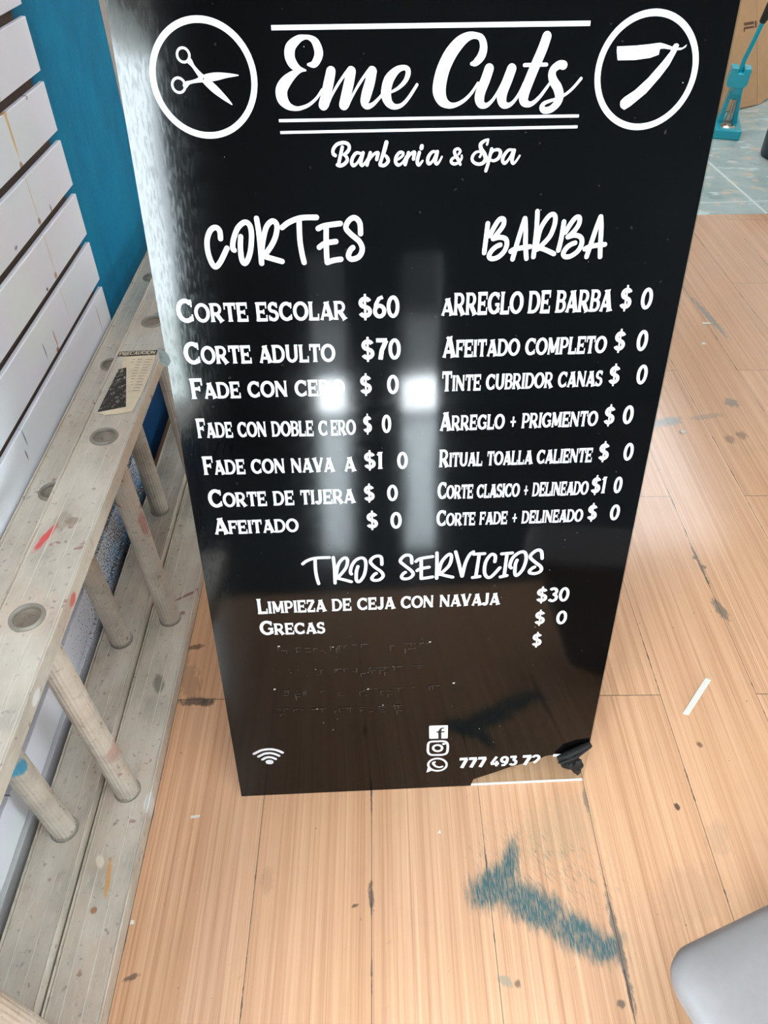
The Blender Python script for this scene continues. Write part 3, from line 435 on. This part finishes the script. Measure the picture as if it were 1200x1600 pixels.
GL = {
 'A': (.98, [('f', [(.13, 0), (.47, .97)], .115), ('f', [(.47, .97), (.85, 0)], .2), hb(.26, .7, .27, .12)]),
 'B': (.82, [st(.15), ('b', [(.1, .935)]+arc(.42, .735, .26, .2, 90, -90)+[(.1, .535)], .135), ('b', [(.1, .53)]+arc(.44, .30, .28, .235, 90, -90)+[(.1, .065)], .14)]),
 'C': (.98, [('b', arc(.53, .5, .42, .425, 42, 318, 30), .17), tk(.86, .66, .97), tk(.86, .05, .34)]),
 'D': (.98, [st(.15), ('b', [(.1, .93)]+arc(.42, .5, .43, .43, 90, -90, 22)+[(.1, .07)], .15)]),
 'E': (.82, [st(.15), hb(.05, .74, .935), hb(.1, .58, .5, .12), hb(.05, .77, .065), tk(.73, .68, 1.02), tk(.76, -.02, .32), tk(.57, .37, .63)]),
 'F': (.76, [st(.15), hb(.05, .72, .935), hb(.1, .56, .5, .12), tk(.71, .66, 1.02), tk(.55, .37, .63)]),
 'G': (1.0, [('b', arc(.53, .5, .42, .425, 42, 330, 30), .165), tk(.84, .66, .97), ('f', [(.84, .08), (.84, .46)], .16), hb(.6, .95, .44, .1)]),
 'I': (.34, [st(.17)]),
 'J': (.66, [('b', [(.45, 1), (.45, .35)]+arc(.27, .3, .18, .24, 0, -160, 12), .18), hb(.3, .6, .97, .07)]),
 'L': (.76, [st(.15), hb(.05, .71, .065), tk(.70, -.02, .34)]),
 'M': (1.12, [('f', [(.14, 0), (.16, 1)], .12), ('b', [(.16, .97), (.54, .12)], .19), ('b', [(.54, .12), (.92, .97)], .12), ('f', [(.95, 0), (.93, 1)], .19)]),
 'N': (1.0, [('f', [(.13, 0), (.13, 1)], .12), ('b', [(.13, .95), (.83, .05)], .19), ('f', [(.84, 0), (.84, 1)], .12)]),
 'O': (1.06, [('c', arc(.53, .5, .43, .43, 0, 350, 35), .165)]),
 'P': (.80, [st(.15), ('b', [(.1, .935)]+arc(.42, .68, .28, .255, 90, -90)+[(.1, .425)], .135)]),
 'R': (.94, [st(.15), ('b', [(.1, .935)]+arc(.44, .69, .27, .245, 90, -90)+[(.1, .445)], .135), ('f', [(.42, .45), (.80, 0)], .2)]),
 'S': (.76, [('b', arc(.38, .72, .25, .215, 25, 250, 16)[:-1]+arc(.38, .285, .27, .225, 80, -155, 18), .155), tk(.63, .7, .98), tk(.10, .02, .3)]),
 'T': (.86, [('f', [(.43, 0), (.43, .95)], .2), hb(.05, .81, .935), tk(.06, .66, 1.02), tk(.80, .66, 1.02)]),
 'U': (.98, [('b', [(.16, 1), (.16, .42)]+arc(.48, .38, .32, .31, 180, 360, 18)+[(.80, .42), (.80, 1)], .16), hb(.02, .30, .97, .06), hb(.68, .94, .97, .06)]),
 'V': (.96, [('f', [(.12, 1), (.49, .02)], .2), ('f', [(.49, .02), (.84, 1)], .115)]),
 'Z': (.8, [hb(.08, .72, .935), ('b', [(.66, .9), (.12, .1)], .17), hb(.08, .74, .065), tk(.09, .68, 1.02), tk(.73, -.02, .32)]),
 '0': (.66, [('c', arc(.33, .5, .235, .43, 0, 350, 35), .14)]),
 '1': (.42, [('f', [(.24, 0), (.24, 1)], .16), ('b', [(.06, .82), (.24, .95)], .09)]),
 '3': (.66, [('b', arc(.31, .74, .21, .2, 150, -80, 16)+arc(.31, .29, .24, .23, 80, -150, 16), .145)]),
 '6': (.68, [('c', arc(.35, .31, .24, .245, 0, 345, 28), .15), ('b', [(.125, .36), (.16, .62), (.32, .88), (.52, .95)], .14)]),
 '7': (.68, [hb(.06, .64, .93, .15), ('b', [(.6, .92), (.36, .45), (.28, 0)], .18)]),
 '$': (.72, [('b', arc(.36, .70, .23, .19, 20, 250, 16)[:-1]+arc(.36, .30, .25, .20, 80, -160, 18), .155), ('b', [(.36, -.1), (.36, 1.1)], .09)]),
 '+': (.78, [hb(.1, .68, .45, .1), ('b', [(.39, .12), (.39, .80)], .12)]),
 ' ': (.42, [])}
G2 = {  # plain wide digits of the telephone line
 '7': (.98, [hb(.06, .92, .90, .2), ('b', [(.82, .86), (.34, 0)], .24)]),
 '4': (1.08, [('b', [(.66, 1.0), (.12, .32)], .2), hb(.06, 1.0, .27, .18), ('b', [(.72, .55), (.72, 0)], .22)]),
 '9': (1.0, [('c', arc(.48, .66, .34, .26, 0, 345, 28), .2), ('b', [(.82, .62), (.74, .3), (.52, .09), (.2, .08)], .2)]),
 '3': (.98, [hb(.1, .8, .91, .17), ('b', [(.76, .9), (.46, .58)], .18), ('b', [(.42, .56)]+arc(.46, .33, .36, .25, 70, -150, 16), .2)]),
 '~': (.98, [('b', arc(.46, .68, .34, .25, 165, -30, 14)+[(.5, .30), (.30, .14)], .2)])}
def lettering(pr, text, u0, v0, u1, v1, h):
    table = GL; 
    if text[0] == '#': text = text[1:]; table = G2
    lay = []; x = 0.0; SM = .8
    only_small = text.islower() and table is GL
    for ch in text:
        small = ch.islower() or (ch == '+')
        k = SM if (small and not only_small) else 1.0
        g = table.get(ch.upper()) or table.get(ch) or GL[ch.upper()]
        adv = g[0]*k + (.035 if ch != ' ' else 0); lay.append((x, k, g)); x += adv
    tot = x-.035; W = math.hypot(u1-u0, v1-v0); dx, dy = (u1-u0)/W, (v1-v0)/W; sx = W/tot
    sw_ = (sx*h)**.5  # stroke width follows both stretches
    for gx, k, g in lay:
        for kind, pts, wd in g[1]:
            hor = abs(pts[0][1]-pts[-1][1]) < .02 and len(pts) == 2
            ww = wd*k*BOLD*(h if hor else (sx if len(pts) == 2 and abs(pts[0][0]-pts[1][0]) < .02 else sw_))
            P = [((gx+px*k)*sx, py*k*h) for px, py in pts]
            if kind == 'f' and len(P) == 2:
                a, b = P; P2 = []
                for t, q in ((0, 1.5), (.035, 1.36), (.09, 1.08), (.16, 1), (.84, 1), (.91, 1.08), (.965, 1.36), (1, 1.5)):
                    P2.append((a[0]+(b[0]-a[0])*t, a[1]+(b[1]-a[1])*t, ww*q))
                P = P2
            else: P = [(a, b, ww) for a, b in P]
            pr.ribbon([(u0+a*dx-b*dy*.0, v0+a*dy+b, w_) for a, b, w_ in P], kind == 'c', 'flat')

# ------------------------------------------------------------------ the price board
SU, SV = Vector((.999316, .0369804, 0)), Vector((-.0077177, .208553, .977981)); SN = SU.cross(SV).normalized()
sign = empty('price_board', (-.252144, .615605, .0009), 'tall glossy black price board in white lettering, leaning back on the wood floor', 'sign')
sign.matrix_world = Matrix(((SU.x, SV.x, SN.x, -.252144), (SU.y, SV.y, SN.y, .615605), (SU.z, SV.z, SN.z, .0009), (0, 0, 0, 1)))
SWD, SHT = .633, 1.26
m = MB(); m.box(0, SWD+.0025, 0, SHT, -.0035, 0); tag(m.build('clear_backing', CLEAR, sign, bevel=.0006, seg=1), 'clear acrylic sheet bared at the torn lower right corner')
m = MB(); m.box(SIGN['tear'][0]/1e4+.001, SWD+.0005, 0.0001, .0014, -.0033, .0006); tag(m.build('edge_light_strip', plain('painted_edge_light', (.86, .88, .85), .3), sign), 'bottom edge of the clear sheet, lit edge painted pale')  # pale strip paints the light caught in the acrylic edge
tr = SIGN['tear']; pts = [(tr[i]/1e4, tr[i+1]/1e4) for i in range(0, len(tr), 2)]; pts[-1] = (SWD, pts[-1][1])
m = MB(); m.prism([(0, 0), (pts[0][0], 0.0)]+pts[1:]+[(SWD, SHT), (0, SHT)], .0002, .0006); m.build('vinyl_film', VINYL, sign)
# crumpled film hanging at the torn corner
def ico(mb, c, r, sq=(1, 1, 1), jag=.35, rng=R):
    bm = bmesh.new(); bmesh.ops.create_icosphere(bm, subdivisions=2, radius=1)
    vs = []
    for v in bm.verts:
        k = 1+rng.uniform(-jag, jag); vs.append((c[0]+v.co.x*r*sq[0]*k, c[1]+v.co.y*r*sq[1]*k, c[2]+v.co.z*r*sq[2]*k))
    fs = [tuple(v.index for v in f.verts) for f in bm.faces]; bm.free(); mb.add(vs, fs)
fl = SIGN['flap']; fp = [(fl[i]/1e4, fl[i+1]/1e4) for i in range(0, len(fl), 2)]
m = MB()
a, b = Vector((*fp[0], .006)), Vector((SWD+.001, fp[3][1]-.003, .004))
m.tube([a, a.lerp(b, .3)+Vector((0, .002, .004)), a.lerp(b, .65)+Vector((0, .001, .003)), b], [.004, .0075, .0075, .0055], 10)
m.tube([a+Vector((.004, -.006, .006)), a.lerp(b, .5)+Vector((0, -.004, .010)), b+Vector((-.001, -.003, .003))], [.003, .004, .003], 7)
for t, dy, r in ((.12, -.006, .007), (.3, -.014, .010), (.45, -.012, .012), (.62, -.014, .013), (.7, -.022, .010)):
    q = a.lerp(b, t); ico(m, (q.x, fp[0][1]+dy*1.15+.002, .008), r, (1, 1.05, .7))
tip = fp[9]; top = a.lerp(b, .66)
m.add([(top.x-.008, tip[1]+.026, .006), (top.x+.010, tip[1]+.027, .006), (top.x+.009, tip[1]+.012, .010), (tip[0], tip[1], .007), (top.x-.006, tip[1]+.012, .008), (top.x+.002, tip[1]+.020, .014)],
      [(0, 4, 5), (4, 3, 5), (3, 2, 5), (2, 1, 5), (1, 0, 5), (0, 1, 2, 3, 4)])
tag(m.build('peeled_film', plain('crumpled_black_film', srgb(9, 8, 8), .6, spec=.3), sign), 'crumpled peeled corner of the black film')
ch = SIGN['chip']; cpts = [(ch[i]/1e4, ch[i+1]/1e4) for i in range(0, len(ch), 2)]
m = MB(); m.prism(cpts, .0006, .0012); tag(m.build('clear_chip', plain('clear_film_chip', srgb(92, 97, 95), .5, spec=.4, noise=.6, nscale=110), sign), 'small scuffed chip on the left edge')
Z0 = .00062
def printed(name, mat=WHITE, z=Z0): return Print(z)
p = Print(Z0); p.traced(SIGN['title']); p.build('title_lettering', WHITE, sign)
p = Print(Z0); p.traced(SIGN['subtitle']); p.build('subtitle_lettering', WHITE, sign)
for nm in ('heading_cuts', 'heading_beard', 'heading_other'):
    p = Print(Z0); p.traced(SIGN[nm]); p.build('heading_lettering', WHITE, sign)
p = Print(Z0); 
for s_ in SIGN['rules']:
    v = s_[1:]; p.ribbon([(v[i]/1e4, v[i+1]/1e4, v[i+2]/1e4) for i in range(0, len(v), 3)], False, 'flat')
p.build('title_rule_lines', WHITE, sign)
p = Print(Z0); p.ring(.0866, 1.1345, .0515, .0062); p.traced(SIGN['scissors'])
for x, y, r, w_ in SIGN['scissor_rings']: p.ring(x, y, r, w_, 40)
e_ = p.build('scissors_emblem', WHITE, sign)
p = Print(Z0+.0002); p.disc(*SIGN['pivot'], .0008); p.build('scissors_pivot', BLACKP, e_).matrix_parent_inverse = Matrix()
def pl(k): v = SIGN[k]; return [(v[i]/1e4, v[i+1]/1e4) for i in range(0, len(v), 2)]
p = Print(Z0); p.ring(.5478, 1.137, .0515, .0062); p.poly(pl('razor_blade')); p.poly(pl('razor_handle')); e_ = p.build('razor_emblem', WHITE, sign)
p = Print(Z0+.0002); p.traced(SIGN['razor_line']); p.ring(*SIGN['razor_pin'], .0019, .0005, 24); p.build('razor_line_work', GREYP, e_)
lines = SIGN['lines']; i = 0
while i < len(lines):
    p = Print(Z0); j = i
    while j < len(lines):
        t, *q = lines[j]
        if j > i and not (t in ('ero', 'RREGLO DE BARBA') or (t == 'a' and lines[i][0] == 'Fade con nava') or (t[0] == '#' and lines[i][0][0] == '#')): break
        lettering(p, t, *[c/1e4 for c in q]); j += 1
    p.build('telephone_lettering' if lines[i][0][0] == '#' else 'price_lettering' if lines[i][0][0] in '$0' else 'service_lettering', WHITE, sign); i = j
p = Print(Z0); v = SIGN['bar'][0][1:]; p.ribbon([(v[k]/1e4, v[k+1]/1e4, v[k+2]/1e4) for k in range(0, len(v), 3)], False, 'flat'); p.build('digit_scrap', WHITE, sign)
p = Print(Z0); p.poly(pl('fb')); e_ = p.build('social_letter_icon', WHITE, sign)
p = Print(Z0+.0001); p.traced(SIGN['fb_f']); p.build('letter_cutout', BLACKP, e_)
p = Print(Z0); p.traced(SIGN['insta']); p.build('camera_icon', WHITE, sign)
p = Print(Z0); p.traced(SIGN['whats']); p.build('telephone_icon', WHITE, sign)
p = Print(Z0); p.traced(SIGN['wifi']); p.build('wireless_icon', WHITE, sign)
# flecks of glue left where lettering was scraped off
rs = pl('residue'); p = Print(Z0); rr = random.Random(3)
for row in range(4):
    a5 = rs[row*5:row*5+5]
    for q in range(34):
        t = rr.random()*3.999; k = int(t); f = t-k; x = a5[k][0]*(1-f)+a5[k+1][0]*f; y = a5[k][1]*(1-f)+a5[k+1][1]*f
        y += rr.choice((0, 0, 0, -.012, -.006))+rr.uniform(-.001, .001); l = rr.uniform(.002, .009); 
        p.ribbon([(x, y, rr.uniform(.0005, .0013)), (x+l, y+l*.01, rr.uniform(.0004, .0012))], False, 'flat')
        if rr.random() < .4: p.ribbon([(x, y, .0008), (x+.0005, y-rr.uniform(.004, .011), .0008)], False, 'flat')
tag(p.build('glue_ghosts', plain('dull_glue_trace', srgb(48, 45, 43), .7), sign), kind='stuff')
p = Print(Z0)
for x, y in rs[20:]+[(a[0]+rr.uniform(-.01, .02), a[1]+rr.uniform(-.003, .002)) for a in rs[:20:2]]:
    l = rr.uniform(.0012, .0035); p.poly([(x, y), (x+l, y+l*.3), (x+l*.9, y+l*.9), (x-l*.2, y+l*.7)])
for q in range(26): 
    x, y = rr.uniform(.03, .6), rr.uniform(.05, 1.2); p.disc(x, y, rr.uniform(.0003, .0007), 8)
tag(p.build('glue_flecks', plain('pale_glue_fleck', srgb(176, 172, 164), .7), sign), kind='stuff')

# ------------------------------------------------------------------ the ladder on its side
lad = empty('extension_ladder', (-.495, .8, 0), 'weathered aluminium extension ladder lying on its side along the slatwall', 'ladder')
Y0, Y1 = -.50, 2.30
FR = [.615+.39*k for k in range(-2, 5)]; RR = [.537+.395*k for k in range(-2, 5)]
def rail(name, x0, x1, zt, up, holes, xc, hr):
    """I-shaped rail on edge: web with holes, a flange lip on each side, fine ridges along it"""
    mb = MB(); t = .004; ys = [Y0]; PW = x1-x0-.006; hs = [h for h in holes if Y0+.05 < h < Y1-.05]
    xa, xb = x0+.003, x1-.003; seg = 32
    def web(z, flipn):
        y = Y0
        for h in hs+[None]:
            ye = Y1 if h is None else h-.04
            q = [(xa, y, z), (xb, y, z), (xb, ye, z), (xa, ye, z)]; mb.add(q, [(0, 1, 2, 3)])
            if h is None: break
            ci = []; sq = []
            for k in range(seg):
                a = 2*math.pi*(k+.5)/seg; c, s = math.cos(a), math.sin(a); ci.append((xc+hr*c, h+hr*s, z))
                kx = (xb-xc)/c if c > 0 else (xa-xc)/c; ky = .04/abs(s) if abs(s) > 1e-6 else 9; kk = min(kx, ky)
                sq.append((xc+kk*c, h+kk*s, z))
            cor = {(1, 1): (xb, h+.04, z), (-1, 1): (xa, h+.04, z), (-1, -1): (xa, h-.04, z), (1, -1): (xb, h-.04, z)}
            vs = ci+sq; fs = []
            b = len(vs); ck = {}
            for key, v in cor.items(): ck[key] = len(vs); vs.append(v)
            for k in range(seg):
                j = (k+1) % seg; fs.append((k, seg+k, seg+j, j))
                A, B = sq[k], sq[j]
                onx = lambda P: abs(P[0]-xb) < 1e-6 or abs(P[0]-xa) < 1e-6
                if onx(A) != onx(B):
                    m_ = (1 if (A[0]+B[0])/2 > xc else -1, 1 if (A[1]+B[1])/2 > h else -1); fs.append((seg+k, ck[m_], seg+j))
            mb.add(vs, fs); y = h+.04
    if hr: web(zt, 1); web(zt-t, -1)
    else: mb.box(xa, xb, Y0, Y1, zt-t, zt)
    zl, zh = (zt-.024, zt+.0045) if up else (zt-.030, zt+.0055)
    for xs in ((x0, x0+.003), (x1-.003, x1)): mb.box(xs[0], xs[1], Y0, Y1, max(zl, .001), zh)
    o = mb.build(name, ALU, None, bevel=.001, seg=2); child(o, lad)
    mb = MB(); W = x1-x0
    for fx in (.06, .30, .66, .93):
        xx = x0+W*fx
        y = Y0
        for h in (hs if hr and abs(xx-xc) < hr+.004 else []):
            mb.box(xx-.0007, xx+.0007, y, h-hr-.006, zt, zt+.0006); y = h+hr+.006
        mb.box(xx-.0007, xx+.0007, y, Y1, zt, zt+.0006)
    r_ = mb.build('rail_ridges', RIDGE); r_.parent = o; r_.matrix_parent_inverse = o.matrix_parent_inverse @ Matrix() ; r_.matrix_parent_inverse = Matrix.Translation((0, 0, 0))
    return o
XF0, XF1, XFC = -.497, -.408, -.4535
XR0, XR1, XRC = -.582, -.4995, -.537
ZF, ZR = .532, .472; LEAN = -.0135  # the upper rails lean a touch to the wall
rail('upper_rail', XF0+LEAN, XF1+LEAN, ZF, True, FR, XFC+LEAN, .0215)
rail('upper_rail', XR0+LEAN, XR1+LEAN, ZR, True, RR, XRC+LEAN, .0215)
rail('lower_rail', XF0, XF1, .030, False, FR, XFC, 0)
rail('lower_rail', XR0, XR1, .052, False, RR, XRC, 0)
def rung(x, y, z0, z1):
    mb = MB(); ro, ri = .0205, .0175
    mb.lathe([(ri, z0+.0005), (ro, z0+.0005), (ro, z1+.001)], 80, (x, y, 0), flute=.045, nfl=20)
    mb.lathe([(ri, z1+.002), (ri, z0+.06), (.0, z0+.06)], 40, (x, y, 0))
    sh = lambda mm: setattr(mm, 'v', [(a+LEAN*(c-z0)/(z1-z0), b, c) for a, b, c in mm.v])
    sh(mb); o = mb.build('rung', ALU, None, smooth=True); child(o, lad)
    c = MB(); c.lathe([(ri-.0004, z1-.002), (ri, z1+.002), (ri+.0015, z1+.0036), (ro+.001, z1+.0036), (ro+.0032, z1+.0018), (ro+.0036, z1+.0002), (ri, z1-.002)], 40, (x, y, 0))
    sh(c); q = c.build('rung_collar', DARKALU, None, smooth=True); q.parent = o
    c = MB(); c.lathe([(ro-.001, z0+.006), (ro+.0022, z0+.0045), (ro+.003, z0+.0005), (ro-.001, z0+.0003)], 40, (x, y, 0))
    sh(c); q = c.build('rung_bead', DARKALU, None, smooth=True); q.parent = o
    return o
for y in FR: rung(XFC, y, .030, ZF)
for y in RR: rung(XRC, y, .052, ZR)
# warning sticker on the upper rail
zs = ZF+.0008
mb = MB(); mb.prism([(-0.4955, 1.2587), (-0.4332, 1.2648), (-0.4296, 1.2056), (-0.4306, 1.1340), (-0.4357, 1.0778), (-0.4536, 1.0707), (-0.4802, 1.0666), (-0.4965, 1.0727), (-0.4884, 1.2137)], zs, zs+.0003)
stk = child(tag(mb.build('warning_sticker', CREAM), 'worn cream and black warning sticker'), lad)
mb = MB(); mb.prism([(-0.4935, 1.2137), (-0.4802, 1.2199), (-0.4500, 1.0911), (-0.4970, 1.0748)], zs+.0003, zs+.0005); o = mb.build('warning_triangle', BLACKL); o.parent = stk
mb = MB(); mb.prism([(-0.5078, 1.2597), (-0.4332, 1.2658), (-0.4327, 1.2832), (-0.5067, 1.2771)], zs+.0003, zs+.0005); o = mb.build('heading_strip', BLACKL); o.parent = stk
p = Print(zs+.0006); lettering(p, 'PRECAUCION', -0.5052, 1.2630, -0.4357, 1.2684, .012); o = p.build('sticker_lettering', CREAM, stk)
p = Print(zs+.0004)
for k in range(12):
    y = 1.248-k*.0097
    for c0, c1 in ((-.480, -.469), (-.466, -.4535), (-.4505, -.436)):
        c0 = max(c0, -.478+(k*.0022)); 
        if c1-c0 > .003: p.ribbon([(c0+R.uniform(0, .002), y, .0016), (c1-R.uniform(0, .003), y+.0008, .0016)], False, 'flat')
o = p.build('sticker_small_print', plain('faded_print', srgb(120, 108, 92), .7), stk)

# ------------------------------------------------------------------ things by the far end of the floor
pr = empty('hand_press', (1.968, 4.42, 0), 'small teal cast hand press with lever standing on the worn grey tiles', 'hand press')
pr.rotation_euler = (0, 0, 0)
mb = MB(); mb.prism([(1.892, 4.30), (2.034, 4.30), (2.040, 4.308), (2.040, 4.60), (1.892, 4.60)], 0, .048); child(mb.build('press_base', TEAL, bevel=.006, seg=3), pr)
mb = MB()
for x0, x1, xt0, xt1 in ((1.915, 1.943, 1.936, 1.950), (1.992, 2.020, 1.984, 1.998)):
    mb.prism([(x0, .045), (x1, .045), (xt1, .205), (xt0, .205)], 4.44, 4.52, 'xz')
mb.prism([(1.936, .165), (1.998, .165), (1.994, .215), (1.940, .215)], 4.43, 4.53, 'xz')
child(mb.build('press_frame', TEAL, bevel=.004, seg=2), pr)
mb = MB(); mb.prism([(1.942, .20), (1.992, .20), (1.990, .245), (1.944, .245)], 4.38, 4.52, 'xz')
mb.prism([(1.905, .238), (1.990, .238), (2.003, .255), (2.003, .330), (1.967, .330), (1.967, .305), (1.941, .305), (1.941, .330), (1.905, .330), (1.897, .255)], 4.36, 4.46, 'xz')
child(mb.build('press_head', TEAL, bevel=.005, seg=3), pr)
mb = MB(); mb.lathe([(0, .07), (.016, .07), (.016, .10), (.010, .104), (.010, .17), (0, .17)], 20, (1.967, 4.42, 0)); child(mb.build('press_ram', STEEL, smooth=True), pr)
mb = MB(); mb.lathe([(0, .062), (.012, .062), (.016, .056), (.032, .056), (.040, .048)], 28, (1.967, 4.375, 0)); child(mb.build('press_anvil', STEEL, smooth=True), pr)
mb = MB(); mb.tube([(1.954, 4.41, .29), (1.956, 4.405, .36), (1.975, 4.40, .45), (1.993, 4.395, .56)], .0115, 14); lv = child(mb.build('press_lever', TEAL, smooth=True), pr)
mb = MB(); mb.tube([(1.986, 4.40, .530), (1.991, 4.396, .545), (2.012, 4.39, .69), (2.014, 4.39, .70)], [.016, .019, .019, .012], 16); o = mb.build('lever_grip', RUBBER, None, smooth=True); o.parent = lv

pr.rotation_euler = (0, 0, math.radians(-17))

bx = empty('cardboard_box', (2.2, 4.95, 0), 'brown cardboard box leaning over behind the teal hand press', 'box')
A_, B_ = Vector((1.60, 4.50, .004)), Vector((2.352, 4.945, .004)); U_ = Vector((-.195, 0, .545))/.545; n_ = Vector((-.505, .863, 0))*.30
mb = MB(); H_ = U_*.85
vs = [A_, B_, B_+n_, A_+n_]; vs += [v+H_ for v in vs]
mb.add(vs, [(0, 3, 2, 1), (4, 5, 6, 7), (0, 1, 5, 4), (1, 2, 6, 5), (2, 3, 7, 6), (3, 0, 4, 7)]); child(mb.build('box_body', CARD, bevel=.004, seg=2), bx)
f_ = Vector((.26, .27, .03)); tn = Vector((-.003, .003, 0))
mb = MB(); vs = [B_+Vector((.001, 0, .0)), B_+f_, B_+f_+Vector((-.44, 0, .78)), B_+H_]; vs += [v+tn for v in vs]
mb.add(vs, [(0, 1, 2, 3), (7, 6, 5, 4), (0, 4, 5, 1), (1, 5, 6, 2), (2, 6, 7, 3), (3, 7, 4, 0)]); child(tag(mb.build('box_flap', CARD), 'open side flap folded out to the right'), bx)
mb = MB(); d_ = (B_-A_).normalized(); o_ = Vector((.505, -.863, 0))*.0012
def quad(s0, s1, z0, z1):
    P = [B_+d_*s0+U_*z0+o_, B_+d_*s1+U_*z0+o_, B_+d_*s1+U_*z1+o_, B_+d_*s0+U_*z1+o_]; mb.add(P, [(0, 1, 2, 3)])
quad(-.115, -.03, .405, .414); quad(-.115, -.03, .422, .436); quad(-.118, -.108, .392, .410); quad(-.022, -.008, .404, .436)
child(mb.build('box_print', CARDD, fix=False), bx)

bk = empty('navy_bucket', (2.17, 4.03, 0), 'dark navy plastic bucket at the right edge of the grey tiles', 'bucket')
mb = MB(); mb.lathe([(0, .004), (.125, .004), (.135, .0), (.143, .012), (.149, .28), (.153, .285), (.153, .295), (.146, .296), (.142, .28), (.135, .02), (0, .02)], 40, (2.17, 4.03, 0)); child(mb.build('bucket_body', NAVY, smooth=True), bk)
mb = MB(); mb.tube([(2.17+.153*math.cos(a), 4.03-.02*math.sin(a), .28+.10*math.sin(a)) for a in [math.pi*k/12 for k in range(13)]], .003, 8); child(mb.build('bucket_handle', STEEL, smooth=True), bk)

mb = MB(); mb.lathe([(0, 0.0), (.10, 0), (.105, .01), (.12, .50), (.10, .54), (.03, .56), (.03, .60), (0, .60)], 32, (2.64, 5.62, 0)); tag(mb.build('blue_canister', BLUEB, smooth=True), 'bright blue plastic canister behind the cardboard box', 'canister')

# ------------------------------------------------------------------ grey bin near the camera
an = math.radians(20.5)
bn = empty('grey_bin', (.347, .262, 0), 'pale grey plastic bin with rounded lid at the lower right of the photo', 'bin')
bn.rotation_euler = (0, 0, an)
def rrect(x0, x1, y0, y1, r, n=8):
    o = []
    for cx, cy, a0 in ((x1-r, y1-r, 0), (x0+r, y1-r, 90), (x0+r, y0+r, 180), (x1-r, y0+r, 270)):
        o += [(cx+r*math.cos(math.radians(a0+90*k/n)), cy+r*math.sin(math.radians(a0+90*k/n))) for k in range(n+1)]
    return o
def stack(mb, rings, cap0=True, cap1=True):
    n = len(rings[0][0]); vs = [(x, y, z) for pts_, z in rings for x, y in pts_]; fs = []
    for i in range(len(rings)-1):
        for k in range(n): fs.append((i*n+k, i*n+(k+1) % n, (i+1)*n+(k+1) % n, (i+1)*n+k))
    if cap0: fs.append(tuple(range(n))[::-1])
    if cap1: fs.append(tuple((len(rings)-1)*n+k for k in range(n)))
    mb.add(vs, fs)
X0, X1, Y0b, Y1b = .003, .343, -.235, .007
mb = MB(); stack(mb, [(rrect(X0+d, X1-d*.5, Y0b+d*.5, Y1b-d*.6, .036), z) for d, z in ((.112, .0), (.108, .004), (.034, .262))]); mb.build('bin_body', DARKG, bn, smooth=True)
mb = MB(); stack(mb, [(rrect(X0+d, X1-d, Y0b+d*1.0-.0, Y1b-d, max(.006, .040-d*.4)), z) for d, z in ((.003, .2625), (.0, .268), (-.001, .282), (.002, .291), (.008, .297), (.018, .301), (.04, .304))]); mb.build('bin_lid', GREYBIN, bn, smooth=True)

# ------------------------------------------------------------------ scraps on the floor
def scrap(name, pts_, h, label, cat, mat=BOARDW, group=None):
    cx = sum(a for a, b in pts_)/len(pts_); cy = sum(b for a, b in pts_)/len(pts_)
    mb = MB(); mb.prism([(a-cx, b-cy) for a, b in pts_], .0, h); o = mb.build(name, mat, bevel=min(.0006, h*.3), seg=1); o.location = (cx, cy, .0003); tag(o, label, cat, group); return o
scrap('plastic_strip', [(.611, .776), (.622, .772), (.694, .852), (.683, .858)], .004, 'narrow white plastic strip lying right of the board', 'strip')
scrap('paper_scrap', [(-.339, .575), (-.323, .577), (-.322, .582), (-.338, .580)], .0012, 'tiny white paper scrap on the floor near the ladder', 'scrap')
scrap('paper_chip', [(.104, .544), (.110, .543), (.109, .550)], .0012, 'tiny white triangular chip below the torn corner', 'chip')
scrap('paper_crumb', [(-.406, .402), (-.399, .403), (-.400, .408), (-.405, .408)], .004, 'white crumb beside the lower ladder rail', 'crumb')
scrap('paint_drop', [(.886, 1.69), (.897, 1.687), (.905, 1.696), (.898, 1.704), (.888, 1.702)], .002, 'white dried drop by the blue smudge', 'paint drop')
scrap('paint_fleck', [(1.108, 2.175), (1.122, 2.175), (1.12, 2.19), (1.11, 2.188)], .002, 'small white fleck on the far floorboards', 'paint fleck')
scrap('paint_spatter', [(1.155, 2.313), (1.185, 2.313), (1.183, 2.322), (1.158, 2.324)], .002, 'pale elongated fleck near the grey crack in the floor', 'paint fleck')
